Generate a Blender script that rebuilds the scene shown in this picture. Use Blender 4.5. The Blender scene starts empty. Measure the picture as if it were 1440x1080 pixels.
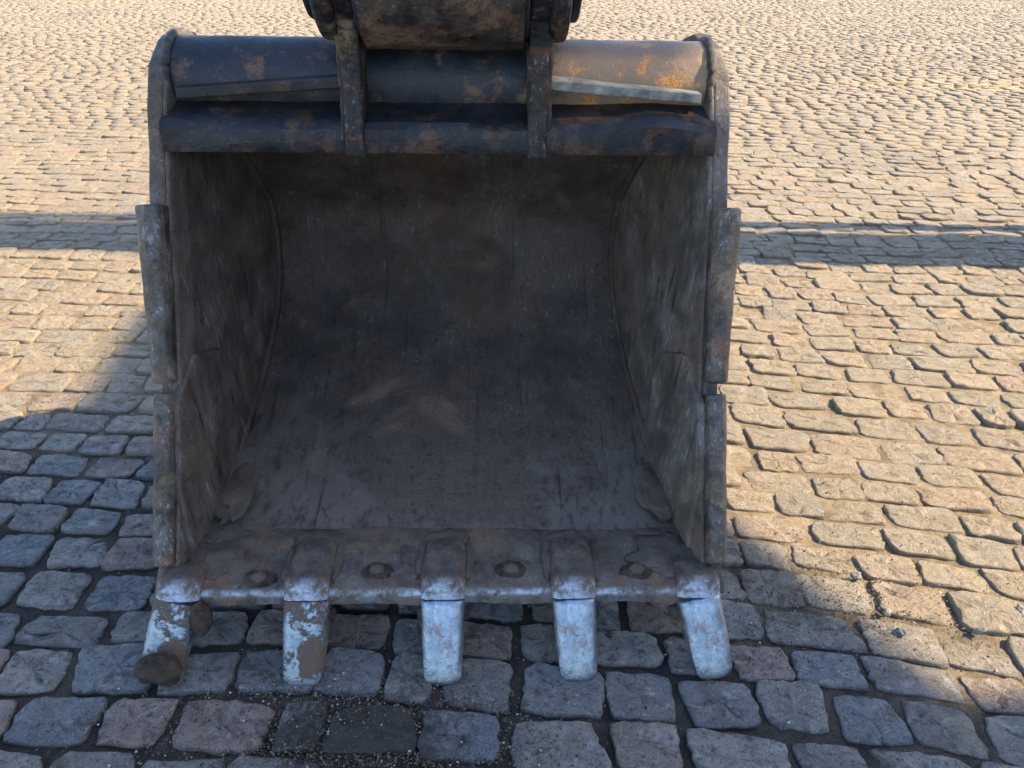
import bpy, bmesh, math, random
import numpy as np
from mathutils import Vector, Matrix, noise

random.seed(7)
rng = np.random.default_rng(11)
S = bpy.context.scene
COL = S.collection
R = math.radians

# ------------------------------------------------------------------ camera
cam = bpy.data.cameras.new('camera')
cam.sensor_width = 36.0
cam.lens = 36.0 * 1082 / 1440
cam.clip_start = 0.05
cam.clip_end = 2000
co = bpy.data.objects.new('camera', cam)
co.matrix_world = Matrix.Translation((0, 0, 1.40)) @ Matrix.Rotation(R(90 - 30.6), 4, 'X') @ Matrix.Rotation(R(0.9), 4, 'Z')
COL.objects.link(co)
S.camera = co

# ------------------------------------------------------------------ light
SUN_EL, SUN_AZ = 42.0, 2.0         # azimuth measured from +X towards +Y
W = bpy.data.worlds.new('World')
S.world = W
W.use_nodes = True
nt = W.node_tree
bg = nt.nodes['Background']
sky = nt.nodes.new('ShaderNodeTexSky')
sky.sky_type = 'NISHITA'
sky.sun_disc = False
sky.sun_elevation = R(SUN_EL)
sky.sun_rotation = R(90 - SUN_AZ)
sky.air_density = 1.0
sky.dust_density = 0.6
sky.ozone_density = 1.6
nt.links.new(sky.outputs[0], bg.inputs['Color'])
bg.inputs['Strength'].default_value = 0.15
sd = bpy.data.lights.new('sun', 'SUN')
sd.energy = 5.0
sd.angle = R(0.55)
sd.color = (1.0, 0.81, 0.53)
so = bpy.data.objects.new('sun', sd)
sv = Vector((math.cos(R(SUN_EL)) * math.cos(R(SUN_AZ)), math.cos(R(SUN_EL)) * math.sin(R(SUN_AZ)), math.sin(R(SUN_EL))))
so.rotation_euler = sv.to_track_quat('Z', 'Y').to_euler()
so.location = (8, 0, 12)
COL.objects.link(so)
S.view_settings.view_transform = 'Standard'
S.view_settings.look = 'None'
S.view_settings.gamma = 1
S.view_settings.exposure = 1.6
S.render.engine = 'CYCLES'

# ------------------------------------------------------------------ node helpers
class NT:
    def __init__(s, name):
        s.m = bpy.data.materials.new(name)
        s.m.use_nodes = True
        s.t = s.m.node_tree
        s.b = s.t.nodes['Principled BSDF']
        s.tc = s.n('ShaderNodeTexCoord')

    def n(s, typ, **kw):
        nd = s.t.nodes.new(typ)
        for k, v in kw.items():
            setattr(nd, k, v)
        return nd

    def put(s, sock, v):
        if v is None:
            return
        if hasattr(v, 'is_linked') or isinstance(v, bpy.types.NodeSocket):
            s.t.links.new(v, sock)
        elif isinstance(v, (tuple, list)) and len(v) == 3 and sock.type == 'RGBA':
            sock.default_value = (*v, 1)
        else:
            sock.default_value = v

    def noise(s, vec, scale, detail=6, rough=0.6, dist=0.0):
        nd = s.n('ShaderNodeTexNoise')
        s.put(nd.inputs['Vector'], vec)
        nd.inputs['Scale'].default_value = scale
        nd.inputs['Detail'].default_value = detail
        nd.inputs['Roughness'].default_value = rough
        nd.inputs['Distortion'].default_value = dist
        return nd.outputs['Fac']

    def voro(s, vec, scale, feature='F1', rnd=1.0):
        nd = s.n('ShaderNodeTexVoronoi', feature=feature)
        s.put(nd.inputs['Vector'], vec)
        nd.inputs['Scale'].default_value = scale
        nd.inputs['Randomness'].default_value = rnd
        return nd.outputs['Distance']

    def map(s, vec, sc=(1, 1, 1), loc=(0, 0, 0), rot=(0, 0, 0)):
        nd = s.n('ShaderNodeMapping')
        s.put(nd.inputs['Vector'], vec)
        nd.inputs['Scale'].default_value = sc
        nd.inputs['Location'].default_value = loc
        nd.inputs['Rotation'].default_value = rot
        return nd.outputs[0]

    def rng(s, v, a, b, c=0.0, d=1.0, smooth=True):
        nd = s.n('ShaderNodeMapRange')
        nd.interpolation_type = 'SMOOTHSTEP' if smooth else 'LINEAR'
        s.put(nd.inputs[0], v)
        for i, x in enumerate((a, b, c, d)):
            s.put(nd.inputs[1 + i], x)
        return nd.outputs[0]

    def math(s, op, a, b=0.0):
        nd = s.n('ShaderNodeMath', operation=op)
        s.put(nd.inputs[0], a)
        s.put(nd.inputs[1], b)
        return nd.outputs[0]

    def mix(s, f, a, b):
        nd = s.n('ShaderNodeMix', data_type='RGBA')
        s.put(nd.inputs['Factor'], f)
        s.put(nd.inputs[6], a)
        s.put(nd.inputs[7], b)
        return nd.outputs[2]

    def mixf(s, f, a, b):
        nd = s.n('ShaderNodeMix', data_type='FLOAT')
        s.put(nd.inputs[0], f)
        s.put(nd.inputs[2], a)
        s.put(nd.inputs[3], b)
        return nd.outputs[0]

    def sep(s, v):
        nd = s.n('ShaderNodeSeparateXYZ')
        s.put(nd.inputs[0], v)
        return nd.outputs

    def attr(s, name):
        nd = s.n('ShaderNodeAttribute', attribute_name=name)
        return nd.outputs['Fac']

    def bump(s, h, strength, dist, prev=None):
        nd = s.n('ShaderNodeBump')
        nd.inputs['Strength'].default_value = strength
        nd.inputs['Distance'].default_value = dist
        s.put(nd.inputs['Height'], h)
        if prev is not None:
            s.put(nd.inputs['Normal'], prev)
        return nd.outputs[0]

    def out(s, col, rough, metal=0.0, normal=None, spec=0.5):
        s.put(s.b.inputs['Base Color'], col)
        s.put(s.b.inputs['Roughness'], rough)
        s.put(s.b.inputs['Metallic'], metal)
        s.b.inputs['Specular IOR Level'].default_value = spec
        if normal is not None:
            s.put(s.b.inputs['Normal'], normal)
        return s.m


def mat_stone():
    k = NT('granite sett')
    P = k.tc.outputs['Object']          # all setts are built in world coordinates
    r1, r2, r3 = k.attr('r1'), k.attr('r2'), k.attr('r3')
    base = k.mix(k.rng(r1, 0.0, 1.0), (0.33, 0.325, 0.33), (0.52, 0.50, 0.465))
    base = k.mix(k.math('MULTIPLY', k.rng(r2, 0.60, 0.88), 0.9), base, (0.52, 0.37, 0.33))    # pinkish ones
    base = k.mix(k.math('MULTIPLY', k.rng(r2, 0.36, 0.06), 0.9), base, (0.28, 0.33, 0.40))   # bluish ones
    n1 = k.noise(P, 26, 8, 0.7)
    base = k.mix(k.rng(n1, 0.36, 0.66), base, k.mix(0.38, base, (0.12, 0.105, 0.095)))
    pit = k.noise(P, 85, 6, 0.75)
    base = k.mix(k.rng(pit, 0.46, 0.38, 0, 0.8), base, (0.06, 0.05, 0.042))
    # crystal speckle
    sp = k.noise(P, 330, 3, 0.75)
    base = k.mix(k.rng(sp, 0.56, 0.70, 0, 0.6), base, (0.66, 0.62, 0.56))
    base = k.mix(k.rng(sp, 0.47, 0.36, 0, 0.75), base, (0.07, 0.06, 0.055))
    # scuffed pale patches on crowns
    sc = k.noise(P, 15, 9, 0.75, 0.6)
    base = k.mix(k.rng(sc, 0.55, 0.63, 0, 0.7), base, (0.64, 0.63, 0.63))
    # sand and dry soil dust
    z = k.sep(P)
    du = k.noise(P, 5.5, 7, 0.7, 0.3)
    reg = k.rng(k.math('ADD', k.math('MULTIPLY', k.math('MAXIMUM', z[0], 0.0), 0.9), z[1]), 1.7, 2.5, 0.0, 1.0)
    du2 = k.math('ADD', du, k.math('MULTIPLY', reg, 0.05))
    dustc = k.mix(n1, (0.52, 0.41, 0.26), (0.39, 0.295, 0.18))
    base = k.mix(k.math('MULTIPLY', k.rng(du2, 0.30, 0.58, 0.35, 1.0), k.mixf(reg, 0.22, 0.72)), base, dustc)
    du3 = k.noise(P, 2.3, 6, 0.7, 0.3)
    base = k.mix(k.rng(du3, 0.58, 0.72, 0, 0.5), base, (0.115, 0.082, 0.058))
    # broad soiled areas of the yard and pale scuffs on the near setts
    big = k.noise(P, 0.55, 4, 0.6)
    base = k.mix(k.rng(big, 0.50, 0.66, 0, 0.5), base, k.mix(0.5, base, (0.20, 0.19, 0.18)))
    st = k.noise(P, 7.5, 8, 0.72, 0.2)
    base = k.mix(k.math('MULTIPLY', k.rng(st, 0.56, 0.64, 0, 0.75), k.math('SUBTRACT', 1.0, reg)), base, (0.12, 0.095, 0.075))
    def patch(cx, cy, rx, ry, a, b, sc=9):
        dx = k.math('MULTIPLY', k.math('SUBTRACT', z[0], cx), 1 / rx)
        dy = k.math('MULTIPLY', k.math('SUBTRACT', z[1], cy), 1 / ry)
        d = k.math('SQRT', k.math('ADD', k.math('MULTIPLY', dx, dx), k.math('MULTIPLY', dy, dy)))
        d = k.math('ADD', d, k.math('MULTIPLY', k.math('SUBTRACT', k.noise(P, sc, 9, 0.75, 0.3), 0.5), 2.6))
        return k.rng(d, b, a)
    # trodden wet soil before the second and third tooth, dry earth far right
    base = k.mix(k.math('MULTIPLY', patch(-0.30, 0.965, 0.20, 0.10, 0.65, 1.25, 16), 0.88), base, (0.062, 0.054, 0.046))
    base = k.mix(k.math('MULTIPLY', patch(5.3, 8.9, 1.9, 0.40, 0.6, 1.3, 1.6), 0.8), base, (0.52, 0.40, 0.24))
    # low flanks keep soil
    base = k.mix(k.rng(k.math('ADD', z[2], k.math('MULTIPLY', k.math('SUBTRACT', n1, 0.5), 0.012)), -0.006, -0.013, 0, 0.85), base,
                 k.mix(reg, (0.055, 0.048, 0.042), (0.27, 0.21, 0.14)))
    h1 = k.noise(P, 42, 10, 0.72, 0.2)
    h2 = k.noise(P, 170, 6, 0.7)
    h3 = k.voro(k.map(P, (1, 1.4, 1)), 30, 'SMOOTH_F1')
    h4 = k.noise(P, 17, 5, 0.6, 0.5)
    nn = k.bump(h4, 1.0, 0.05)
    nn = k.bump(h3, 0.4, 0.012, nn)
    nn = k.bump(h1, 1.0, 0.045, nn)
    nn = k.bump(h2, 1.0, 0.010, nn)
    return k.out(base, k.rng(n1, 0.3, 0.7, 0.50, 0.8), 0, nn, 0.4)


def mat_soil():
    k = NT('joint soil')
    P = k.tc.outputs['Object']
    z = k.sep(P)
    n1 = k.noise(P, 14, 9, 0.7)
    reg = k.rng(k.math('ADD', k.math('ADD', k.math('MULTIPLY', k.math('MAXIMUM', z[0], 0.0), 0.9), z[1]), k.math('MULTIPLY', n1, 0.8)), 2.0, 2.8)
    dark = k.mix(k.rng(n1, 0.35, 0.65), (0.05, 0.045, 0.04), (0.115, 0.095, 0.075))
    sand = k.mix(k.rng(n1, 0.35, 0.65), (0.16, 0.125, 0.085), (0.33, 0.26, 0.175))
    c = k.mix(reg, dark, sand)
    g = k.noise(P, 3.0, 5, 0.6)
    c = k.mix(k.math('MULTIPLY', k.rng(g, 0.60, 0.70), 0.5), c, (0.075, 0.10, 0.03))
    sp = k.voro(P, 260)
    c = k.mix(k.rng(sp, 0.28, 0.12, 0, 0.6), c, (0.26, 0.24, 0.22))
    nn = k.bump(k.noise(P, 120, 8, 0.75), 1.0, 0.01)
    nn = k.bump(sp, 0.8, 0.003, nn)
    return k.out(c, 0.95, 0, nn, 0.15)


def mat_far():
    """ground beyond the modelled setts and under them"""
    k = NT('far paving')
    P = k.tc.outputs['Object']
    br = k.n('ShaderNodeTexBrick')
    br.offset = 0.5
    k.put(br.inputs['Vector'], P)
    br.inputs['Scale'].default_value = 1.0
    br.inputs['Brick Width'].default_value = 0.19
    br.inputs['Row Height'].default_value = 0.127
    br.inputs['Mortar Size'].default_value = 0.010
    br.inputs['Mortar Smooth'].default_value = 0.4
    br.inputs['Color1'].default_value = (0.30, 0.27, 0.24, 1)
    br.inputs['Color2'].default_value = (0.40, 0.355, 0.30, 1)
    br.inputs['Mortar'].default_value = (0.22, 0.175, 0.12, 1)
    n = k.noise(P, 1.3, 7, 0.7)
    c = k.mix(k.rng(n, 0.35, 0.7, 0, 0.5), br.outputs[0], (0.36, 0.28, 0.18))
    nn = k.bump(k.noise(P, 30, 6, 0.7), 0.8, 0.02)
    return k.out(c, 0.85, 0, nn, 0.3)


def mat_steel(name, dark, mid, mud, mud_lo=0.5, mud_hi=0.62, scale=6, streak=(1, 1, 0.25), rough=(0.4, 0.85), metal=0.7,
              worn=(0.42, 0.44, 0.47), worn_amt=0.4, bump=1.0, rust=(0.16, 0.055, 0.022), rust_amt=0.5, spots=0.6, edge=None, zone=None, lit_rust_x=None):
    k = NT(name)
    P = k.tc.outputs['Object']
    Ps = k.map(P, streak)
    n1 = k.noise(P, scale, 9, 0.68, 0.4)
    n2 = k.noise(P, scale * 2.7, 8, 0.7, 0.2)
    ns = k.noise(Ps, 46, 6, 0.72, 0.15)
    ns2 = k.noise(k.map(P, streak, (3, 1, 2), (0.12, 0.05, 0.2)), 150, 4, 0.7)
    fine = k.noise(P, 240, 4, 0.7)
    c = k.mix(k.rng(n2, 0.34, 0.66), dark, mid)
    c = k.mix(k.math('MULTIPLY', k.rng(ns, 0.54, 0.68), k.math('MULTIPLY', k.rng(n1, 0.55, 0.40), worn_amt)), c, k.mix(0.35, mid, worn))
    c = k.mix(k.rng(ns, 0.44, 0.34, 0, spots), c, (0.012, 0.013, 0.016))
    wm = k.math('MULTIPLY', k.rng(ns2, 0.56, 0.66), k.rng(n2, 0.44, 0.62))
    wm = k.math('MULTIPLY', wm, worn_amt)
    c = k.mix(wm, c, worn)
    rm = k.math('MULTIPLY', k.rng(k.noise(P, scale * 1.7, 8, 0.75, 0.2), 0.52, 0.64), rust_amt)
    kn = k.voro(k.map(P, (1, 1, 1.8), (0, 0, 0), (0.3, 0.2, 0.5)), 13)
    c = k.mix(k.rng(k.math('ADD', kn, k.math('MULTIPLY', n2, 0.12)), 0.145, 0.10, 0, 0.8), c, (0.012, 0.013, 0.018))
    if lit_rust_x is not None:  # colour change along x: rust plus a painted sunlit tone
        xf = k.rng(k.math('ADD', k.sep(P)[0], k.math('MULTIPLY', k.math('SUBTRACT', n2, 0.5), 0.3)), lit_rust_x[0], lit_rust_x[1])
        c = k.mix(xf, c, lit_rust_x[2])
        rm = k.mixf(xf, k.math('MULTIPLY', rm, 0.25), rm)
    c = k.mix(rm, c, k.mix(k.rng(fine, 0.4, 0.6), rust, (rust[0] * 1.9, rust[1] * 2.1, rust[2] * 2.2)))
    if zone is not None:
        # lighter scoured steel near the lip, with the darker interior shade painted in
        zf = k.rng(k.math('ADD', k.sep(P)[1], k.math('MULTIPLY', k.math('SUBTRACT', n1, 0.5), 0.35)), zone[0], zone[1])
        zf = k.math('MULTIPLY', zf, k.rng(ns, 0.36, 0.52, 0.25, zone[3]))
        c = k.mix(zf, c, zone[2])
        dk = k.math('MULTIPLY', k.rng(k.noise(k.map(P, (1.6, 1, 1)), 55, 5, 0.75), 0.56, 0.61), k.rng(n1, 0.5, 0.58))
        c = k.mix(k.math('MULTIPLY', dk, 0.85), c, (0.016, 0.02, 0.028))
        sc = k.noise(k.map(P, (42, 1.5, 1.5), (0, 0, 0), (0, 0, 0.05)), 1.6, 3, 0.6, 0.1)
        c = k.mix(k.rng(sc, 0.63, 0.72, 0, 0.14), c, (0.24, 0.21, 0.19))
        c = k.mix(k.rng(sc, 0.36, 0.31, 0, 0.6), c, (0.02, 0.018, 0.018))
    mm = k.rng(k.math('ADD', n1, k.math('MULTIPLY', k.math('SUBTRACT', fine, 0.5), 0.12)), mud_lo, mud_hi)
    mudc = k.mix(k.rng(fine, 0.35, 0.65), mud, (mud[0] * 1.5, mud[1] * 1.5, mud[2] * 1.5))
    c = k.mix(mm, c, mudc)
    met = k.math('MULTIPLY', k.math('SUBTRACT', 1.0, mm), metal)
    met = k.math('MULTIPLY', met, k.math('SUBTRACT', 1.0, rm))
    rgh = k.rng(n2, 0.3, 0.7, rough[0], rough[1])
    rgh = k.mixf(mm, rgh, 0.95)
    if edge is not None:
        # ground-down bright edge: axis index, from, to (object coordinates)
        ax, a, b = edge[:3]
        e = k.rng(k.math('ADD', k.sep(P)[ax], k.math('MULTIPLY', k.math('SUBTRACT', n2, 0.5), 0.03)), a, b)
        e = k.math('MULTIPLY', e, k.rng(k.noise(P, 22, 7, 0.75), 0.40, 0.60))
        if len(edge) > 3: e = k.math('MULTIPLY', e, k.rng(k.sep(P)[1], edge[3], edge[4], 0.1, 1.0))
        c = k.mix(e, c, (0.42, 0.47, 0.54))
        met = k.mixf(e, met, 0.85)
        rgh = k.mixf(e, rgh, 0.32)
    h = k.math('ADD', k.math('MULTIPLY', mm, 0.9), k.math('MULTIPLY', n2, 1.2))
    nn = k.bump(h, 0.55 * bump, 0.006)
    nn = k.bump(ns, 0.5 * bump, 0.003, nn)
    nn = k.bump(fine, 0.5 * bump, 0.0012, nn)
    nn = k.bump(wm, -0.25 * bump, 0.001, nn)
    return k.out(c, rgh, met, nn, 0.4)


def mat_plain(name, col, rough=0.8, metal=0.0, scale=5, var=0.4, bump=0.004):
    k = NT(name)
    P = k.tc.outputs['Object']
    n = k.noise(P, scale, 8, 0.7)
    c = k.mix(k.rng(n, 0.3, 0.7), tuple(x * (1 - var) for x in col), tuple(min(1, x * (1 + var)) for x in col))
    nn = k.bump(k.noise(P, scale * 12, 7, 0.7), 0.8, bump)
    return k.out(c, rough, metal, nn)


M = {}
M['stone'] = mat_stone()
M['soil'] = mat_soil()
M['far'] = mat_far()
M['inner'] = mat_steel('bucket inner steel', (0.052, 0.042, 0.037), (0.095, 0.073, 0.059), (0.125, 0.090, 0.066), 0.50, 0.70, 3.0,
                       (1, 0.45, 0.3), (0.5, 0.8), 0.3, worn_amt=0.25, spots=0.45, rust_amt=0.2, zone=(0.75, 0.10, (0.26, 0.215, 0.18), 0.7), bump=1.6)
M['side'] = mat_steel('bucket side steel', (0.095, 0.080, 0.070), (0.20, 0.168, 0.145), (0.165, 0.125, 0.095), 0.48, 0.68, 3.5,
                      (1, 0.9, 0.10), (0.45, 0.8), 0.3, worn_amt=0.8, spots=0.8, rust_amt=0.25, bump=1.8)
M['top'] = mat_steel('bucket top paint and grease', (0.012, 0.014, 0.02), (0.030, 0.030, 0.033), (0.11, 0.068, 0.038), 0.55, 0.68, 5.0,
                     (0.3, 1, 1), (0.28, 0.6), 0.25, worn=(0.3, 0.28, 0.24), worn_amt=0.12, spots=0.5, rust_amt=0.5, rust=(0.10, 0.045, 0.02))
M['tube'] = mat_steel('torque tube rust and lit end', (0.014, 0.019, 0.028), (0.034, 0.038, 0.046), (0.24, 0.175, 0.12), 0.60, 0.72, 6.0,
                      (0.35, 1, 1), (0.35, 0.6), 0.1, worn_amt=0.08, spots=0.3, rust_amt=1.0, rust=(0.34, 0.15, 0.045), lit_rust_x=(0.18, 0.26, (0.24, 0.165, 0.11)))  # right end: rust with sunlight painted in, the rest kept dark
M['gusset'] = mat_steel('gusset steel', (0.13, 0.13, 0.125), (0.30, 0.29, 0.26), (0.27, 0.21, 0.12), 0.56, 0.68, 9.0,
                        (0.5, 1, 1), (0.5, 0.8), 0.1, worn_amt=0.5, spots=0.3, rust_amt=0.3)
M['ear'] = mat_steel('ear steel', (0.016, 0.017, 0.022), (0.05, 0.044, 0.042), (0.17, 0.12, 0.075), 0.54, 0.66, 9.0,
                     (1, 1, 0.3), (0.35, 0.7), 0.35, worn=(0.42, 0.40, 0.38), worn_amt=0.6, spots=0.5, rust_amt=0.6, bump=1.6)
M['cutter'] = mat_steel('side cutter steel', (0.06, 0.055, 0.052), (0.165, 0.145, 0.125), (0.20, 0.145, 0.095), 0.50, 0.66, 7.0,
                        (1, 1, 0.3), (0.3, 0.6), 0.6, worn=(0.55, 0.57, 0.6), worn_amt=0.8, spots=0.6, rust_amt=0.5, bump=1.3)
M['lip'] = mat_steel('cutting edge steel', (0.085, 0.074, 0.066), (0.18, 0.15, 0.125), (0.155, 0.105, 0.072), 0.46, 0.62, 7.0,
                     (1, 0.4, 1), (0.45, 0.8), 0.35, worn_amt=0.4, rust_amt=0.45, spots=0.5, edge=(1, 0.006, -0.006, -0.0100, -0.0060))
M['adapter'] = mat_steel('adapter steel', (0.09, 0.075, 0.066), (0.17, 0.14, 0.118), (0.135, 0.092, 0.064), 0.43, 0.58, 8.0,
                         (1, 1, 0.6), (0.45, 0.75), 0.4, worn_amt=0.4, rust_amt=0.5, spots=0.5, edge=(1, 0.010, -0.012))
M['tooth'] = mat_steel('polished tooth steel', (0.23, 0.29, 0.36), (0.42, 0.49, 0.58), (0.15, 0.085, 0.05), 0.60, 0.68, 11.0,
                       (1, 0.3, 0.3), (0.25, 0.42), 0.92, worn=(0.72, 0.78, 0.84), worn_amt=0.8, spots=0.45, rust_amt=0.55, rust=(0.13, 0.05, 0.03), bump=0.8)
M['tooth_mud'] = mat_steel('muddy tooth steel', (0.27, 0.33, 0.39), (0.44, 0.51, 0.58), (0.105, 0.075, 0.056), 0.475, 0.51, 13.0,
                           (1, 0.3, 0.3), (0.25, 0.42), 0.92, worn_amt=0.6, spots=0.3, rust_amt=0.5, bump=1.2)
M['arm'] = mat_steel('arm end steel', (0.03, 0.026, 0.026), (0.085, 0.062, 0.05), (0.15, 0.09, 0.055), 0.50, 0.64, 7.0,
                     (0.5, 1, 1), (0.4, 0.75), 0.3, worn_amt=0.3, rust_amt=0.6, spots=0.5)
M['dark'] = mat_plain('dark painted steel', (0.03, 0.033, 0.04), 0.45, 0.2, 8)
M['mud'] = mat_plain('dried mud', (0.105, 0.074, 0.054), 0.95, 0, 30, 0.6, 0.03)
M['caked'] = mat_plain('caked soil', (0.115, 0.09, 0.072), 0.95, 0, 14, 0.35, 0.006)
M['weld'] = mat_plain('weld bead', (0.08, 0.07, 0.064), 0.6, 0.3, 60, 0.5, 0.003)
M['yellow'] = mat_plain('yellow machine paint', (0.55, 0.33, 0.03), 0.45, 0, 4, 0.15, 0.001)
M['plaster'] = mat_plain('pale plaster', (0.40, 0.37, 0.32), 0.9, 0, 2, 0.15)
M['sheet'] = mat_plain('grey caster sheet', (0.22, 0.23, 0.24), 0.5, 0.3, 1.5, 0.2)
M['concrete'] = mat_plain('concrete', (0.33, 0.32, 0.30), 0.9, 0, 5, 0.2)
M['pebble'] = mat_plain('pebble', (0.19, 0.185, 0.19), 0.75, 0, 60, 0.4)

# ------------------------------------------------------------------ mesh helpers
def link(name, me, mat=None, parent=None, smooth=False, bevel=0, seg=2, ang=35):
    if mat is not None:
        me.materials.append(mat)
    o = bpy.data.objects.new(name, me)
    COL.objects.link(o)
    if parent is not None:
        o.parent = parent
    if smooth:
        me.polygons.foreach_set('use_smooth', [True] * len(me.polygons))
    if bevel:
        b = o.modifiers.new('bevel', 'BEVEL')
        b.width = bevel
        b.segments = seg
        b.limit_method = 'ANGLE'
        b.angle_limit = R(ang)
        b.harden_normals = False
    return o


def tag(o, label=None, cat=None, group=None, kind=None):
    if label: o['label'] = label
    if cat: o['category'] = cat
    if group: o['group'] = group
    if kind: o['kind'] = kind
    return o


def empty(name, loc=(0, 0, 0), rz=0):
    o = bpy.data.objects.new(name, None)
    o.location = loc
    o.rotation_euler = (0, 0, rz)
    o.empty_display_size = 0.1
    COL.objects.link(o)
    return o


def mesh(name, v, f):
    me = bpy.data.meshes.new(name)
    me.from_pydata([tuple(map(float, p)) for p in v], [], f)
    me.update()
    return me


def resample(pts, step):
    """closed polygon of (y, z) points -> evenly split edges"""
    out = []
    n = len(pts)
    for i in range(n):
        a, b = pts[i], pts[(i + 1) % n]
        L = math.dist(a, b)
        k = max(1, int(L / step))
        for j in range(k):
            t = j / k
            out.append((a[0] + (b[0] - a[0]) * t, a[1] + (b[1] - a[1]) * t))
    return out


def wob(v, amp, sc, seed=0.0):
    p = Vector((v[0] * sc + seed, v[1] * sc - seed, v[2] * sc + 3.1 * seed))
    n = noise.noise_vector(p)
    n2 = noise.noise_vector(p * 3.1)
    return (v[0] + (n.x + n2.x * .4) * amp, v[1] + (n.y + n2.y * .4) * amp, v[2] + (n.z + n2.z * .4) * amp)


def prism(pts, x0, x1, step=None, amp=0.0, sc=8, seed=0.0):
    """outline in (y, z) extruded along x"""
    if step:
        pts = resample(pts, step)
    n = len(pts)
    v = [(x0, p[0], p[1]) for p in pts] + [(x1, p[0], p[1]) for p in pts]
    if amp:
        v = [wob(p, amp, sc, seed) for p in v]
    f = [list(range(n))[::-1], list(range(n, 2 * n))]
    for i in range(n):
        j = (i + 1) % n
        f.append([i, j, n + j, n + i])
    me = mesh('prism', v, f)
    bm = bmesh.new(); bm.from_mesh(me)
    bmesh.ops.recalc_face_normals(bm, faces=bm.faces)
    bm.to_mesh(me); bm.free()
    return me


def tube(path, r, seg=8, amp=0.0, seed=0.0, lump=0.0, cap=True):
    v, f = [], []
    P = [Vector(p) for p in path]
    n = len(P)
    for i, p in enumerate(P):
        d = (P[min(i + 1, n - 1)] - P[max(i - 1, 0)]).normalized()
        a = Vector((0, 0, 1)) if abs(d.z) < 0.9 else Vector((1, 0, 0))
        u = d.cross(a).normalized(); w = d.cross(u)
        rr = r if not callable(r) else r(i / (n - 1))
        rr *= 1 + lump * noise.noise(p * 70 + Vector((seed, 0, 0)))
        for k in range(seg):
            t = 2 * math.pi * k / seg
            q = p + (u * math.cos(t) + w * math.sin(t)) * rr
            if amp: q = Vector(wob(q, amp, 30, seed))
            v.append(q)
    for i in range(n - 1):
        for k in range(seg):
            l = (k + 1) % seg
            f.append([i * seg + k, i * seg + l, (i + 1) * seg + l, (i + 1) * seg + k])
    if cap:
        f.append(list(range(seg))[::-1]); f.append([(n - 1) * seg + k for k in range(seg)])
    me = mesh('tube', v, f)
    bm = bmesh.new(); bm.from_mesh(me)
    bmesh.ops.recalc_face_normals(bm, faces=bm.faces)
    bm.to_mesh(me); bm.free()
    return me


def cyl_x(c, r, x0, x1, seg=40, nx=2, amp=0.0, sc=10, seed=0.0):
    path = [(x0 + (x1 - x0) * i / (nx - 1), c[0], c[1]) for i in range(nx)]
    return tube(path, r, seg, amp, seed)


def catmull(pts, n):
    P = [Vector((*p, 0)) if len(p) == 2 else Vector(p) for p in pts]
    P = [P[0] * 2 - P[1]] + P + [P[-1] * 2 - P[-2]]
    out = []
    for i in range(1, len(P) - 2):
        for j in range(n):
            t = j / n
            a, b, c, d = P[i - 1], P[i], P[i + 1], P[i + 2]
            out.append(0.5 * ((2 * b) + (c - a) * t + (2 * a - 5 * b + 4 * c - d) * t * t + (3 * b - a - 3 * c + d) * t ** 3))
    out.append(P[-2])
    return [(q.x, q.y) if len(pts[0]) == 2 else tuple(q) for q in out]


def blob(c, rad, amp=0.25, sub=3, seed=0.0, sc=2.2):
    bm = bmesh.new()
    bmesh.ops.create_icosphere(bm, subdivisions=sub, radius=1)
    for v in bm.verts:
        d = v.co.normalized()
        k = 1 + amp * (noise.noise(d * sc + Vector((seed, seed, 0))) + 0.5 * noise.noise(d * sc * 2.7 + Vector((0, seed, 0))))
        v.co = Vector((d.x * rad[0], d.y * rad[1], d.z * rad[2])) * k + Vector(c)
    me = bpy.data.meshes.new('blob')
    bm.to_mesh(me); bm.free()
    return me

# ------------------------------------------------------------------ ground
g = mesh('paved_ground', [(-150, -60, -0.075), (150, -60, -0.075), (150, 400, -0.075), (-150, 400, -0.075)], [(0, 1, 2, 3)])
ground = link('paved_ground', g, M['far'])
tag(ground, kind='structure')

# soil between the setts: a relief sheet
nx, ny = 260, 300
xs = np.linspace(-5.4, 5.4, nx); ys = 0.0 + 7.5 * np.linspace(0, 1, ny) ** 1.3
vv = []
for j in range(ny):
    for i in range(nx):
        x, y = xs[i], ys[j]
        p = Vector((x * 9, y * 9, 0))
        h = noise.noise(p) * 0.006 + noise.noise(p * 4) * 0.004
        reg = min(1, max(0, (max(x, 0) * 0.9 + y - 1.5) / 0.9))
        vv.append((x, y, -0.014 + 0.005 * reg + h * (1 - 0.35 * reg)))
ff = [(j * nx + i, j * nx + i + 1, (j + 1) * nx + i + 1, (j + 1) * nx + i) for j in range(ny - 1) for i in range(nx - 1)]
soil = link('joint_soil', mesh('joint_soil', vv, ff), M['soil'], ground, smooth=True)
tag(soil, kind='stuff')
fs = mesh('joint_soil', [(-30, 7.45, -0.013), (30, 7.45, -0.013), (30, 27.5, -0.013), (-30, 27.5, -0.013)], [(0, 1, 2, 3)])
soil2 = link('joint_sand', fs, M['soil'], ground)
tag(soil2, kind='stuff')


def warp(u, v):
    """lay the straight courses into the gently bent ones of the yard"""
    xp = np.maximum(u, 0)
    y = v - 0.045 * u - 0.075 * np.minimum(xp, 1.6) ** 2 * np.exp(-np.abs(v - 1.3) / 2.2) - 0.11 * np.maximum(xp - 1.6, 0) * np.exp(-np.abs(v - 1.3) / 2.2)
    y = y + 0.018 * np.sin(u * 1.7 + v * 0.9) + 0.012 * np.sin(u * 4.1 - v * 2.3)
    x = u + 0.02 * np.sin(v * 2.1 + u) + 0.03 * (v - 1.0)
    return x, y


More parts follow.
